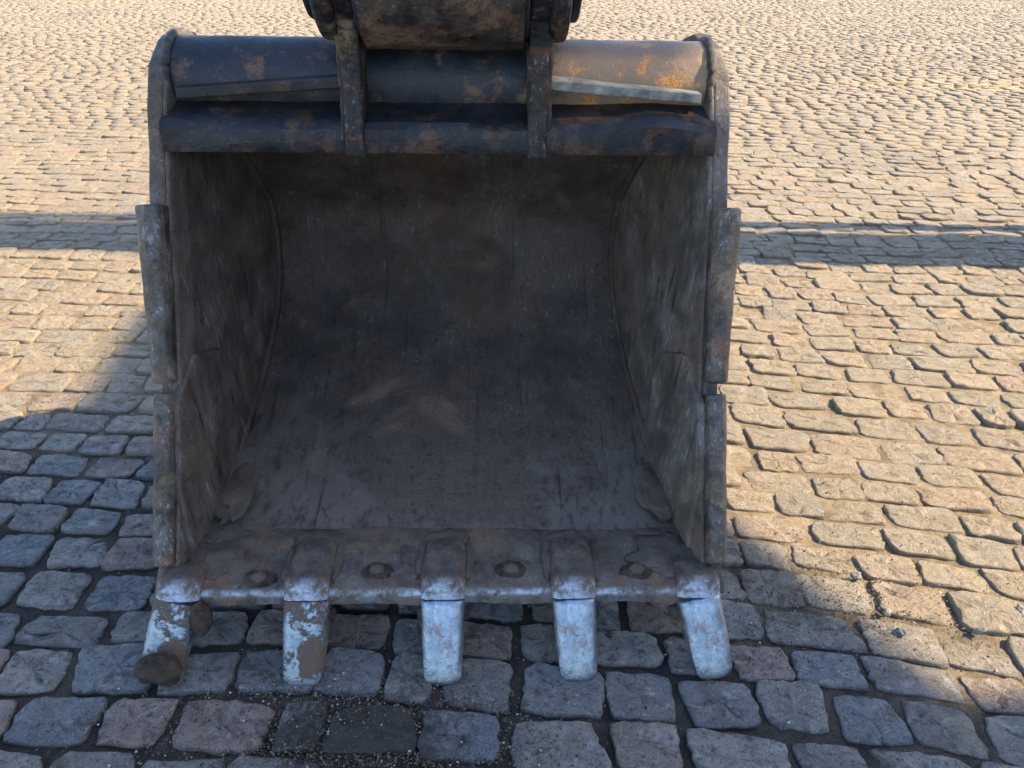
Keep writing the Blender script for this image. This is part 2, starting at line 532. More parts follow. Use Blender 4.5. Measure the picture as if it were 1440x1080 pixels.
H, TH, F = 1.40, R(30.6), 1082.0
def project(x, y, z=0.0):
    d = y * math.cos(TH) + (H - z) * math.sin(TH)
    return 720 + F * x / d, 540 - F * ((z - H) * math.cos(TH) + y * math.sin(TH)) / d, d


cells = []
v = 0.05
while v < 27:
    pitch = 0.118 * random.uniform(0.90, 1.12)
    half = 0.70 * (0.86 * (v + .3) + 0.72) + (1.0 if v < 5 else 0.6)
    u = -half + random.uniform(0, 0.19)
    while u < half:
        L = random.choice((0.14, 0.155, 0.165, 0.17, 0.185, 0.205)) * random.uniform(0.93, 1.07)
        if random.random() < 0.05: L *= 0.7
        cells.append((u, v, L, pitch))
        u += L
    v += pitch
cells = np.array(cells)


def stones(cells, n, rings, gap, detail):
    """vertices for many setts at once: rings of n points, from the buried skirt to the crown"""
    N = len(cells)
    ang = (np.arange(n) + 0.5) / n * 2 * np.pi
    p = 9.0
    cx, sx = np.cos(ang), np.sin(ang)
    rr = 1.0 / (np.abs(cx) ** p + np.abs(sx) ** p) ** (1 / p)
    bx, by = cx * rr, sx * rr                                   # rounded square, +-1
    hw = (cells[:, 2] - gap) / 2; hd = (cells[:, 3] - gap) / 2
    hw = hw * rng.uniform(0.94, 1.03, N); hd = hd * rng.uniform(0.90, 1.03, N)
    uc = cells[:, 0] + cells[:, 2] / 2 + rng.normal(0, 0.004, N)
    vc = cells[:, 1] + cells[:, 3] / 2 + rng.normal(0, 0.004, N)
    jit = rng.normal(0, 0.05, (N, n)) * detail
    k = rng.uniform(0, 6.28, (N, 3))
    low = 0.028 * np.sin(2 * ang[None] + k[:, :1]) + 0.035 * np.sin(3 * ang[None] + k[:, 1:2])
    rad = 1 + jit * 0.6 + low * 0.8
    rot = rng.normal(0, 0.045, N)
    skew = rng.normal(0, 0.05, N)
    tap = rng.normal(0, 0.06, N)
    tx, ty = rng.normal(0, 0.055, N), rng.normal(0, 0.06, N)
    z0 = rng.normal(0, 0.0030, N)
    V = np.zeros((N, len(rings) * n + 1, 3))
    for q, (s, z, zj) in enumerate(rings):
        if s == 1.0 and z < -0.03:
            rd = rad * 1.0
        else:
            rd = 1 + (rad - 1) * (0.5 + 0.5 * s)
        a = bx[None] * rd * s * hw[:, None]
        b = by[None] * rd * s * hd[:, None]
        # keep flanks parallel: shrink by absolute amount towards the crown edge
        a2 = a * (1 + tap[:, None] * b / 0.06) + skew[:, None] * b
        b2 = b
        c, sn = np.cos(rot)[:, None], np.sin(rot)[:, None]
        lx = a2 * c - b2 * sn; ly = a2 * sn + b2 * c
        zz = z + rng.normal(0, 1, (N, n)) * zj
        if z > -0.03: zz = zz + z0[:, None] + tx[:, None] * a * 0.8 + ty[:, None] * b * 0.8
        X, Y = warp(uc[:, None] + lx, vc[:, None] + ly)
        V[:, q * n:(q + 1) * n, 0] = X; V[:, q * n:(q + 1) * n, 1] = Y; V[:, q * n:(q + 1) * n, 2] = zz
    X, Y = warp(uc, vc)
    V[:, -1, 0] = X; V[:, -1, 1] = Y; V[:, -1, 2] = rings[-1][1] + z0 + rng.normal(0, 0.0012, N)
    F_ = []
    for q in range(len(rings) - 1):
        for i in range(n):
            j = (i + 1) % n
            F_.append((q * n + i, q * n + j, (q + 1) * n + j, (q + 1) * n + i))
    T = [((len(rings) - 1) * n + i, (len(rings) - 1) * n + (i + 1) % n, len(rings) * n) for i in range(n)]
    return V, np.array(F_), np.array(T)


def build_mesh(name, V, quads, tris, rnd):
    """V: (N, m, 3)"""
    N, m, _ = V.shape
    off = (np.arange(N) * m)[:, None, None]
    Q = (quads[None] + off).reshape(-1, 4); T = (tris[None] + off).reshape(-1, 3)
    me = bpy.data.meshes.new(name)
    me.vertices.add(N * m); me.vertices.foreach_set('co', V.reshape(-1))
    nl = Q.size + T.size
    me.loops.add(nl)
    me.loops.foreach_set('vertex_index', np.concatenate([Q.reshape(-1), T.reshape(-1)]).astype(np.int32))
    me.polygons.add(len(Q) + len(T))
    me.polygons.foreach_set('loop_start', np.concatenate([np.arange(len(Q)) * 4, len(Q) * 4 + np.arange(len(T)) * 3]).astype(np.int32))
    me.polygons.foreach_set('use_smooth', np.ones(len(Q) + len(T), dtype=bool))
    for i in range(3):
        a = me.attributes.new('r%d' % (i + 1), 'FLOAT', 'POINT')
        a.data.foreach_set('value', np.repeat(rnd[:, i], m).astype(np.float32))
    me.update(calc_edges=True)
    me.validate()
    return me


RND = rng.random((len(cells), 3))
# rank by size in the picture, what the bucket hides comes last
cxy = np.array(warp(cells[:, 0] + cells[:, 2] / 2, cells[:, 1] + cells[:, 3] / 2)).T
px, py, dd = project(cxy[:, 0], cxy[:, 1])
vis = (px > -25) & (px < 1465) & (py > 5) & (py < 1100) & ~((px > 235) & (px < 1000) & (py < 820) & (py > 0))
size = np.where(vis, 1 / dd ** 2 * np.where(vis, 1, 0), 0)
order = np.argsort(-size)
near = order[:300]
rest = np.setdiff1d(np.arange(len(cells)), near)
near_rings = [(1.0, -0.06, 0.0), (1.0, -0.008, 0.002), (0.982, -0.0025, 0.0016), (0.94, -0.0005, 0.0016), (0.70, 0.0, 0.0024), (0.38, 0.0, 0.0024)]
Vn, Qn, Tn = stones(cells[near], 28, near_rings, 0.011, 1.0)
for i in range(len(near)):
    me = build_mesh('cobblestone', Vn[i:i + 1], Qn, Tn, RND[near[i]:near[i] + 1])
    link('cobblestone', me, M['stone'], ground)
mid = rest[cells[rest, 1] < 6]; far = rest[cells[rest, 1] >= 6]
Vm, Qm, Tm = stones(cells[mid], 18, [near_rings[0], near_rings[1], (0.975, -0.0015, 0.0016), (0.90, 0.0, 0.0018), (0.45, 0.0, 0.002)], 0.008, 0.9)
me1 = build_mesh('paving_setts', Vm, Qm, Tm, RND[mid])
Vf, Qf, Tf = stones(cells[far], 8, [(1.0, -0.04, 0.0), (1.0, -0.012, 0.001), (0.93, 0.0, 0.0015)], 0.009, 0.6)
me2 = build_mesh('paving_setts', Vf, Qf, Tf, RND[far])
bm = bmesh.new(); bm.from_mesh(me1); bm.from_mesh(me2)
me = bpy.data.meshes.new('paving_setts'); bm.to_mesh(me); bm.free()
o = link('cobblestone_field', me, M['stone'], ground)
tag(o, kind='stuff')

# grit: tiny stones in the joints and on the dirty patch in front of the teeth
def grit(name, pts, smin, smax, mat):
    N = len(pts)
    base = np.array([(1, 0, 0), (0, 1, 0), (-1, 0, 0), (0, -1, 0), (0, 0, 1), (0, 0, -1)], float)
    s = smin + (smax - smin) * rng.random((N, 1, 1)) ** 3
    V = base[None] * s * rng.uniform(0.5, 1.2, (N, 6, 3)) + rng.normal(0, 0.12, (N, 6, 3)) * s
    a = rng.uniform(0, 6.28, N); c, sn = np.cos(a)[:, None], np.sin(a)[:, None]
    x = V[:, :, 0] * c - V[:, :, 1] * sn; y = V[:, :, 0] * sn + V[:, :, 1] * c
    V[:, :, 0] = x + pts[:, None, 0]; V[:, :, 1] = y + pts[:, None, 1]; V[:, :, 2] = V[:, :, 2] * 0.75 + pts[:, None, 2]
    T = np.array([(0, 1, 4), (1, 2, 4), (2, 3, 4), (3, 0, 4), (1, 0, 5), (2, 1, 5), (3, 2, 5), (0, 3, 5)])
    me = build_mesh(name, V, np.zeros((0, 4), int), T, rng.random((N, 3)))
    me.polygons.foreach_set('use_smooth', np.zeros(len(me.polygons), dtype=bool))
    o = link(name, me, mat, ground)
    tag(o, kind='stuff')
    return o

# joints: on the cell borders
jp = []
nearcells = cells[(cells[:, 1] < 3.2)]
for u_, v_, L_, p_ in nearcells:
    if abs(u_) > 2.6: continue
    for _ in range(9):
        t = random.random()
        if random.random() < 0.6: a, b = u_ + t * L_, v_ + random.gauss(0, 0.006)
        else: a, b = u_ + random.gauss(0, 0.006), v_ + t * p_
        X, Y = warp(np.array([a]), np.array([b]))
        jp.append((X[0], Y[0], -0.016 + random.uniform(-.003, .005)))
grit('gravel_grit', np.array(jp), 0.0012, 0.0048, M['pebble'])
sp = []
for _ in range(9000):
    x = random.gauss(-0.30, 0.22); y = random.gauss(0.98, 0.085)
    sp.append((x, y, random.uniform(-0.002, 0.004)))
for _ in range(2600):
    x = random.gauss(0.80, 0.22); y = random.gauss(1.34, 0.10)
    sp.append((x, y, random.uniform(0.0, 0.006)))
for _ in range(2600):
    sp.append((random.uniform(-1.8, 2.2), random.uniform(0.7, 2.6), random.uniform(0.001, 0.005)))
k = NT('soil crumbs')
r1 = k.attr('r1')
c = k.mix(k.rng(r1, 0, 1), (0.05, 0.042, 0.034), (0.20, 0.155, 0.11))
c = k.mix(k.rng(k.attr('r2'), 0.9, 0.97), c, (0.42, 0.40, 0.37))
M['crumb'] = k.out(c, 0.95, 0, None, 0.2)
grit('soil_crumbs', np.array(sp), 0.0009, 0.0042, M['crumb'])

def ground_at(pxl, pyl):
    s = (540 - pyl) / F
    Y = (H * math.cos(TH) + s * H * math.sin(TH)) / (math.sin(TH) - s * math.cos(TH))
    d = Y * math.cos(TH) + H * math.sin(TH)
    return (pxl - 720) / F * d, Y

pebs = [((1207, 806), (0.014, 0.011, 0.011), 'upright angular grey pebble on a sunlit sett right of the bucket'),
        ((1251, 856), (0.015, 0.009, 0.008), 'flat oval grey pebble between the upright pebble and the shadow edge'),
        ((1272, 884), (0.014, 0.009, 0.008), 'rounded brown grey pebble closest to the shadow edge at lower right'),
        ((1381, 880), (0.015, 0.008, 0.008), 'dark pebble lying on a sunlit sett farthest right of the loose stones'),
        ((1437, 848), (0.010, 0.008, 0.007), 'small grey pebble at the right edge of the yard in sun')]
for i, (p, r, lab) in enumerate(pebs):
    x, y = ground_at(*p)
    o = link('pebble', blob((0, 0, 0), r, 0.5, 2, i * 3.7, 1.6), M['pebble'])
    o.location = (x, y, r[2] * 0.8 + 0.003)
    o.rotation_euler = (0, 0.2 * i, i)
    tag(o, lab, 'pebble', 'loose pebbles on the sunlit setts')

# ------------------------------------------------------------------ bucket
BK = empty('excavator_bucket', (-0.145, 1.213, 0), R(1.8))
tag(BK, 'worn steel excavator bucket with five teeth resting on the cobbles', 'excavator bucket')
WI = 0.590     # inner half width
WO = 0.625
inner = catmull([(0.0, 0.150), (0.14, 0.158), (0.28, 0.178), (0.42, 0.210), (0.56, 0.255), (0.70, 0.320), (0.82, 0.395), (0.91, 0.490), (0.955, 0.60),
                 (0.955, 0.71), (0.895, 0.81), (0.815, 0.915), (0.745, 1.005), (0.69, 1.08)], 5)

def taper(me, k=(0.085, 0.150)):
    """the bucket narrows towards its back"""
    for v_ in me.vertices:
        x, y, z = v_.co
        n = y * 0.87 - (z - 0.15) * 0.49
        n *= 1 + 0.55 * max(0, z)
        if n > 0: v_.co.x = x - math.copysign(1, x) * (k[0] if x < 0 else k[1]) * n * min(1, abs(x) / WI)
    return me


def offset(pts, d):
    out = []
    for i in range(len(pts)):
        a = pts[max(i - 1, 0)]; b = pts[min(i + 1, len(pts) - 1)]
        dx, dy = b[0] - a[0], b[1] - a[1]
        L = math.hypot(dx, dy)
        out.append((pts[i][0] + dy / L * d, pts[i][1] - dx / L * d))
    return out
outer = offset(inner, 0.028)

# shell as a dense dented sheet with thickness
nxs = 60
v, f = [], []
prof = inner + outer[::-1]
m = len(prof)
for i in range(nxs):
    x = -WI - 0.004 + (2 * WI + 0.008) * i / (nxs - 1)
    for j, p in enumerate(prof):
        y, z = p
        if 3 < j < len(inner) - 2:
            q = Vector((x * 3.0, y * 3.0, z * 3.0))
            e = max(0.0, 1 - abs(x) / WI) ** 0.3
            dn = (noise.noise(q) * 0.010 + noise.noise(q * 3.3) * 0.003) * e
            a, b = prof[j - 1], prof[j + 1]
            dx, dy = b[0] - a[0], b[1] - a[1]; L = math.hypot(dx, dy)
            y, z = y + dy / L * dn, z - dx / L * dn
        v.append((x, y, z))
for i in range(nxs - 1):
    for j in range(m):
        l = (j + 1) % m
        f.append((i * m + j, (i + 1) * m + j, (i + 1) * m + l, i * m + l))
f.append(list(range(m))); f.append([(nxs - 1) * m + j for j in range(m)][::-1])
me = mesh('shell', v, f)
bm = bmesh.new(); bm.from_mesh(me); bmesh.ops.recalc_face_normals(bm, faces=bm.faces); bm.to_mesh(me); bm.free()
taper(me)
sh = link('shell', me, M['inner'], BK, smooth=True)
sh.modifiers.new('n', 'EDGE_SPLIT').split_angle = R(40)

# side plates
FRONT = [(-0.005, 0.145), (0.043, 0.184), (0.15, 0.35), (0.253, 0.515), (0.335, 0.69), (0.415, 0.884), (0.468, 0.985), (0.50, 1.06), (0.555, 1.14), (0.625, 1.182), (0.69, 1.200), (0.74, 1.185), (0.78, 1.12)]
back = offset(inner, 0.034)
side_poly = FRONT + back[::-1][0:-2] + [(0.05, 0.115)]
for s in (-1, 1):
    a, b = (WI, WO) if s > 0 else (-WO, -WI)
    me = prism(side_poly, a, b, 0.02, 0.0016, 14, 2.0 + s)
    taper(me)
    link('side_plate', me, M['side'], BK, bevel=0.005)
    # thickened band along the front edge, inside
    band = FRONT[1:9]
    inn = [(p[0] + 0.070, p[1] - 0.030) for p in band]
    me = prism(band + inn[::-1], s * (WI - 0.010), s * (WI + 0.001), 0.03, 0.0012, 20, 5.0 + s)
    taper(me)
    o = link('edge_band', me, M['side'], BK, bevel=0.006)
    # liner patch low on the inside wall, with its ragged outline
    liner = [(0.10, 0.165), (0.13, 0.34), (0.22, 0.50), (0.34, 0.56), (0.46, 0.50), (0.50, 0.40), (0.46, 0.33), (0.50, 0.27), (0.42, 0.215), (0.22, 0.172)]
    me = prism(liner, s * (WI - 0.018), s * (WI + 0.001), 0.025, 0.007, 9, 7.0 + s)
    taper(me)
    link('liner_plate', me, M['side'], BK, bevel=0.006)
    # weld bead round the inside corner
    path = [(s * (WI - 0.006), p[0], p[1]) for p in offset(inner, -0.006)[6:62]]
    fine = []
    for i in range(len(path) - 1):
        A, B = Vector(path[i]), Vector(path[i + 1])
        for t in (0, .25, .5, .75): fine.append(A.lerp(B, t))
    link('weld_bead', taper(tube(fine, 0.011, 8, 0.0, 1.0, 0.15)), M['inner'], BK, smooth=True)

# soil packed into the lower corners
for s in (-1, 1):
    link('packed_soil', blob((s * 0.525, 0.33, 0.185), (0.055, 0.13, 0.026), 0.3, 4, 3.0 * s, 1.7), M['caked'], BK, smooth=True)
    link('packed_soil', blob((s * 0.50, 0.10, 0.160), (0.085, 0.07, 0.018), 0.5, 4, 5.0 * s, 2.0), M['caked'], BK, smooth=True)
# side cutters
def cutter(p0, p1, s, dx0, dx1, seed):
    """block gripping the plate edge between two points of the front edge; dx = how far it stands off outwards"""
    P0, P1 = Vector(p0), Vector(p1)
    d = (P1 - P0).normalized(); nrm = Vector((d.y, -d.x))      # into the bucket
    N = 22
    # cross-section in (x outward, n inward)
    sec = [(-0.042, -0.020), (-0.034, -0.034), (-0.008, -0.038), (0.004, -0.028), (0.012, -0.010), (0.016, 0.13), (0.0025, 0.145), (0.0025, 0.003), (-0.042, 0.003)]
    sec = [(a, b) for a, b in sec]
    v, f = [], []
    for i in range(N + 1):
        t = i / N
        c = P0.lerp(P1, t)
        off = dx0 + (dx1 - dx0) * t
        for a, b in sec:
            aa = a if b < 0.01 and a < 0.002 else a + off * (1 if b < 0.05 else 0.0)
            if b >= 0.05 or (a == 0.0025): aa = a
            if b < 0 and a < 0: aa = a + 0.3 * off
            bb = b
            if b > 0.1: bb = b - 0.03 * abs(2 * t - 1) ** 3
            q = (s * (WO + aa), c.x + nrm.x * bb, c.y + nrm.y * bb)
            v.append(wob(q, 0.0022, 22, seed))
    m = len(sec)
    for i in range(N):
        for k in range(m):
            l = (k + 1) % m
            f.append((i * m + k, i * m + l, (i + 1) * m + l, (i + 1) * m + k))
    f.append(list(range(m))[::-1]); f.append([N * m + k for k in range(m)])
    me = mesh('side_cutter', v, f)
    bm = bmesh.new(); bm.from_mesh(me); bmesh.ops.recalc_face_normals(bm, faces=bm.faces); bm.to_mesh(me); bm.free()
    return link('side_cutter', me, M['cutter'], BK, bevel=0.005, seg=2)
for s in (-1, 1):
    up = cutter((0.262, 0.530), (0.412, 0.880), s, -0.003, 0.014, 3 + s)
    lo = cutter((0.052, 0.190), (0.246, 0.508), s, -0.006, -0.006, 9 + s)
    for cc, pts in ((up, [(0.36, 0.56), (0.46, 0.80)]), (lo, [(0.19, 0.27), (0.30, 0.45)])):
        for p in pts:
            link('bolt', cyl_x(p, 0.018, s * (WO + 0.012), s * (WO + 0.026), 6), M['dark'], cc, bevel=0.002)
    # chewed weld studs down the inner side of the lower cutter
    for i in range(5):
        t = 0.15 + 0.17 * i
        y = 0.085 + 0.17 * t; z = 0.20 + 0.30 * t
        link('weld_stud', blob((s * (WI - 0.014), y + 0.03, z), (0.009, 0.012, 0.016), 0.5, 2, i + s), M['cutter'], BK, smooth=True)

# cutting edge
me = prism([(-0.012, 0.122), (-0.010, 0.146), (0.004, 0.158), (0.06, 0.153), (0.16, 0.138), (0.20, 0.128), (0.20, 0.085), (0.03, 0.105)], -0.585, 0.585, None)
# subdivide along x with wear
prof = [(-0.010, 0.128), (-0.010, 0.146), (-0.004, 0.157), (0.006, 0.163), (0.06, 0.166), (0.12, 0.169), (0.17, 0.170), (0.21, 0.160), (0.21, 0.115), (0.03, 0.115)]
v, f = [], []; N = 120; m = len(prof)
for i in range(N + 1):
    x = -0.585 + 1.17 * i / N
    for j, (y, z) in enumerate(prof):
        w = 0.005 * noise.noise(Vector((x * 9, j * 0.3, 0))) + 0.002 * noise.noise(Vector((x * 40, j, 3)))
        v.append((x, y + (w if j < 4 else 0), z + 0.5 * w))
for i in range(N):
    for k2 in range(m):
        l = (k2 + 1) % m
        f.append((i * m + k2, (i + 1) * m + k2, (i + 1) * m + l, i * m + l))
f.append(list(range(m))); f.append([N * m + k2 for k2 in range(m)][::-1])
me = mesh('cutting_edge', v, f)
bm = bmesh.new(); bm.from_mesh(me); bmesh.ops.recalc_face_normals(bm, faces=bm.faces); bm.to_mesh(me); bm.free()
o = link('cutting_edge', me, M['lip'], BK, smooth=True)
o.modifiers.new('n', 'EDGE_SPLIT').split_angle = R(38)

# adapters and teeth, modelled along y with x across; shared shapes, each root local to the adapter
def loft(secs, width_fn, prof_pts=None):
    pass

def section_loft(stations, seg=6, amp=0.0, seed=0.0, rnd=0.35):
    """stations: (top (y,z), bottom (y,z), half width). rounded-rectangle sections"""
    v, f = [], []
    ring = []
    n = 24
    for t in range(n):
        a = 2 * math.pi * (t + 0.5) / n
        c, s_ = math.cos(a), math.sin(a)
        p = 6.0
        r = 1 / (abs(c) ** p + abs(s_) ** p) ** (1 / p)
        ring.append((c * r, s_ * r))
    for (top, bot, hw) in stations:
        mid_ = ((top[0] + bot[0]) / 2, (top[1] + bot[1]) / 2)
        h = ((top[0] - bot[0]) / 2, (top[1] - bot[1]) / 2)
        for (a, b) in ring:
            q = (a * hw, mid_[0] + h[0] * b, mid_[1] + h[1] * b)
            v.append(wob(q, amp, 25, seed) if amp else q)
    m = n
    for i in range(len(stations) - 1):
        for k2 in range(m):
            l = (k2 + 1) % m
            f.append((i * m + k2, i * m + l, (i + 1) * m + l, (i + 1) * m + k2))
    f.append(list(range(m))[::-1]); f.append([(len(stations) - 1) * m + k2 for k2 in range(m)])
    me = mesh('loft', v, f)
    bm = bmesh.new(); bm.from_mesh(me); bmesh.ops.recalc_face_normals(bm, faces=bm.faces); bm.to_mesh(me); bm.free()
    return me

tdir = Vector((-0.51, -0.86))
def tooth_mesh(seed, length=0.178):
    st = []
    T0 = Vector((-0.030, 0.156))
    for t in (0.0, 0.02, 0.06, 0.25, 0.45, 0.65, 0.8, 0.9, 0.95, 0.98, 1.0):
        c = T0 + tdir * (length * t)
        bulge = 0.004 * math.sin(math.pi * t)
        nrm = Vector((-0.86, 0.51))
        thick = 0.072 * (1 - t) + 0.026
        top = c + nrm * bulge
        bot = c - nrm * thick
        hw = 0.0485 - 0.008 * t
        if t == 0.0: hw -= 0.004; top -= nrm * 0.004
        if t > 0.85:
            e = (t - 0.85) / 0.15
            k_ = math.sqrt(max(0.0, 1 - e * e * 0.92))
            hw *= 0.45 + 0.55 * k_
            mid_ = (top + bot) / 2
            top = mid_ + (top - mid_) * (0.35 + 0.65 * k_); bot = mid_ + (bot - mid_) * (0.35 + 0.65 * k_)
        bot.y = max(bot.y, 0.004)
        st.append((tuple(top), tuple(bot), hw))
    return section_loft(st, amp=0.0012, seed=seed)

def adapter_mesh(seed, full=True):
    st = []
    b0 = 0.158 if full else 0.06
    seq = [(b0, 0.160, 0.125, 0.020), (b0 - 0.006, 0.172, 0.122, 0.032), (b0 - 0.02, 0.184, 0.115, 0.041), (b0 - 0.05, 0.190, 0.105, 0.046),
           (0.07, 0.192, 0.10, 0.048), (0.04, 0.191, 0.09, 0.049), (0.015, 0.194, 0.088, 0.049), (0.0, 0.190, 0.092, 0.049)]
    if not full: seq = [(0.06, 0.185, 0.10, 0.044), (0.04, 0.19, 0.09, 0.047), (0.015, 0.194, 0.088, 0.047), (0.0, 0.190, 0.092, 0.048)]
    for y, zt, zb, hw in seq:
        st.append(((y, zt), (y + 0.02, zb), hw))
    nrm = Vector((-0.86, 0.51))
    for t in (0.5, 1.0, 1.12, 2.2):
        c = Vector((0.0, 0.190)).lerp(Vector((-0.027, 0.157)), min(t, 1.0))
        hw = 0.048
        if t > 1.0: hw = 0.030; c = Vector((-0.027, 0.157)) - nrm * 0.02 + tdir * 0.02 * (t - 1.0)
        bot = c - nrm * (0.085 if t <= 1 else 0.04)
        st.append((tuple(c), tuple(bot), hw))
    return section_loft(st, amp=0.0018, seed=seed)

ax_px = [(-0.566, R(-13), False), (-0.292, R(-2), True), (0.002, 0, True), (0.287, R(3), True), (0.560, R(11), False)]
labels = ['tooth caked in brown mud with a lump on its tip', 'tooth half covered with brown mud', 'bright polished tooth with rust patch near its tip', 'bright polished tooth', 'bright tooth splayed outwards']
for i, (x, rz, full) in enumerate(ax_px):
    ad = link('tooth_adapter', adapter_mesh(i * 2.3, full), M['adapter'], BK, smooth=True)
    ad.modifiers.new('n', 'EDGE_SPLIT').split_angle = R(40)
    ad.location = (x, 0, 0)
    te = link('tooth', tooth_mesh(i * 1.9, 0.184 if i in (1, 2) else 0.178), M['tooth_mud' if i < 2 else 'tooth'], ad, smooth=True)
    te.modifiers.new('n', 'EDGE_SPLIT').split_angle = R(50)
    te.rotation_euler = (0, 0, 0)
    if rz:   # splay in the plane of the tooth face
        axis = Vector((0, -0.86, 0.51))
        te.matrix_local = Matrix.Translation((0, -0.02, 0.16)) @ Matrix.Rotation(rz, 4, axis) @ Matrix.Translation((0, 0.02, -0.16))
    tag(te, label=labels[i])
    for s in (-1, 1):
        link('tooth_pin', cyl_x((-0.010, 0.098), 0.015, s * 0.035, s * 0.057, 14), M['mud'], ad, bevel=0.004)
# mud on the first teeth
x0 = ax_px[0][0]
a0 = BK.children
ad0 = [o for o in BK.children if o.name.startswith('tooth_adapter')]
link('mud_clump', blob((x0 - 0.026, -0.112, 0.048), (0.046, 0.022, 0.042), 0.25, 4, 2.0, 2.0), M['mud'], BK, smooth=True)
link('mud_clump', blob((x0 + 0.046, -0.03, 0.11), (0.022, 0.03, 0.042), 0.25, 3, 4.0, 2.5), M['mud'], BK, smooth=True)

# bolts and dirt between the adapters
for (x, y) in ((-0.145, 0.052), (0.150, 0.052), (0.152 + 0.28, 0.048), (-0.40, 0.03)):
    link('mud_clump', blob((x, y, 0.164), (0.036, 0.024, 0.012), 0.35, 3, x * 9, 2.0), M['mud'], BK, smooth=True)
    link('bolt', blob((x, y - 0.004, 0.175), (0.017, 0.015, 0.009), 0.3, 3, x * 5, 2.5), M['caked'], BK, smooth=True)
for i, (x, *_r) in enumerate(ax_px[1:4]):
    link('packed_soil', blob((x, 0.15, 0.166), (0.055, 0.035, 0.012), 0.35, 3, i + 2.0, 2.0), M['caked'], BK, smooth=True)
    for q in (-1, 1):
        link('packed_soil', blob((x + q * 0.052, 0.085, 0.166), (0.013, 0.065, 0.012), 0.35, 3, i + q * 2.0, 2.0), M['caked'], BK, smooth=True)

# torque tube, rim and gussets at the top
TC = (0.637, 1.10)
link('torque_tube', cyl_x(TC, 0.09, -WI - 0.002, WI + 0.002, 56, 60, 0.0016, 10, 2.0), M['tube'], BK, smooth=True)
rim = [(0.462, 0.982), (0.458, 1.000), (0.462, 1.030), (0.475, 1.044), (0.50, 1.050), (0.575, 1.078), (0.60, 1.05), (0.62, 1.02), (0.55, 0.99), (0.50, 0.978)]
v, f = [], []; N = 110; m = len(rim)
for i in range(N + 1):
    x = -WI + 2 * WI * i / N
    for j, (y, z) in enumerate(rim):
        w = 0.006 * noise.noise(Vector((x * 7, j * 0.5, 9))) + 0.0025 * noise.noise(Vector((x * 33, j, 3)))
        # long weld swelling towards the right end
        sw = 0.012 * math.exp(-((x - 0.46) / 0.07) ** 2) if j in (2, 3, 4) else 0
        v.append((x, y - (w if j < 5 else 0) - sw * 0.4, z + 0.4 * w + sw))
for i in range(N):
    for k2 in range(m):
        l = (k2 + 1) % m
        f.append((i * m + k2, (i + 1) * m + k2, (i + 1) * m + l, i * m + l))
f.append(list(range(m))); f.append([N * m + k2 for k2 in range(m)][::-1])
me = mesh('top_rim', v, f)
bm = bmesh.new(); bm.from_mesh(me); bmesh.ops.recalc_face_normals(bm, faces=bm.faces); bm.to_mesh(me); bm.free()
o = link('top_rim', me, M['top'], BK, smooth=True)
o.modifiers.new('n', 'EDGE_SPLIT').split_angle = R(35)

EX0, EX1 = 0.173, 0.215
EC = 0.012      # ear inner and outer half spacing
for s in (-1, 1):
    # gusset: sloping plate from the ear to the side, standing out of the tube
    a = EC + s * (EX1 - 0.002); b = s * 0.560
    za, zb = 1.118, 1.090
    v = []
    n = 24
    for i in range(n + 1):
        t = i / n
        x = a + (b - a) * t; z = za + (zb - za) * t
        yf = 0.498 + 0.014 * t
        for (y, dz) in ((0.60, 0.011), (yf, 0.011), (yf, -0.011), (0.60, -0.011)):
            v.append(wob((x, y, z + dz), 0.0012, 30, 3.0))
    f = []
    for i in range(n):
        for k2 in range(4):
            l = (k2 + 1) % 4
            f.append((i * 4 + k2, i * 4 + l, (i + 1) * 4 + l, (i + 1) * 4 + k2))
    f.append([0, 1, 2, 3]); f.append([n * 4 + q for q in (3, 2, 1, 0)])
    me = mesh('gusset', v, f)
    bm = bmesh.new(); bm.from_mesh(me); bmesh.ops.recalc_face_normals(bm, faces=bm.faces); bm.to_mesh(me); bm.free()
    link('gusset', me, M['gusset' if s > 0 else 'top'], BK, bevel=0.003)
    # weld where tube meets side plate
    ring = [(s * (WI - 0.004), TC[0] + 0.092 * math.cos(t), TC[1] + 0.092 * math.sin(t)) for t in np.linspace(R(60), R(240), 40)]
    link('weld_bead', tube(ring, 0.010, 8, 0, 2.0, 0.3), M['weld'], BK, smooth=True)

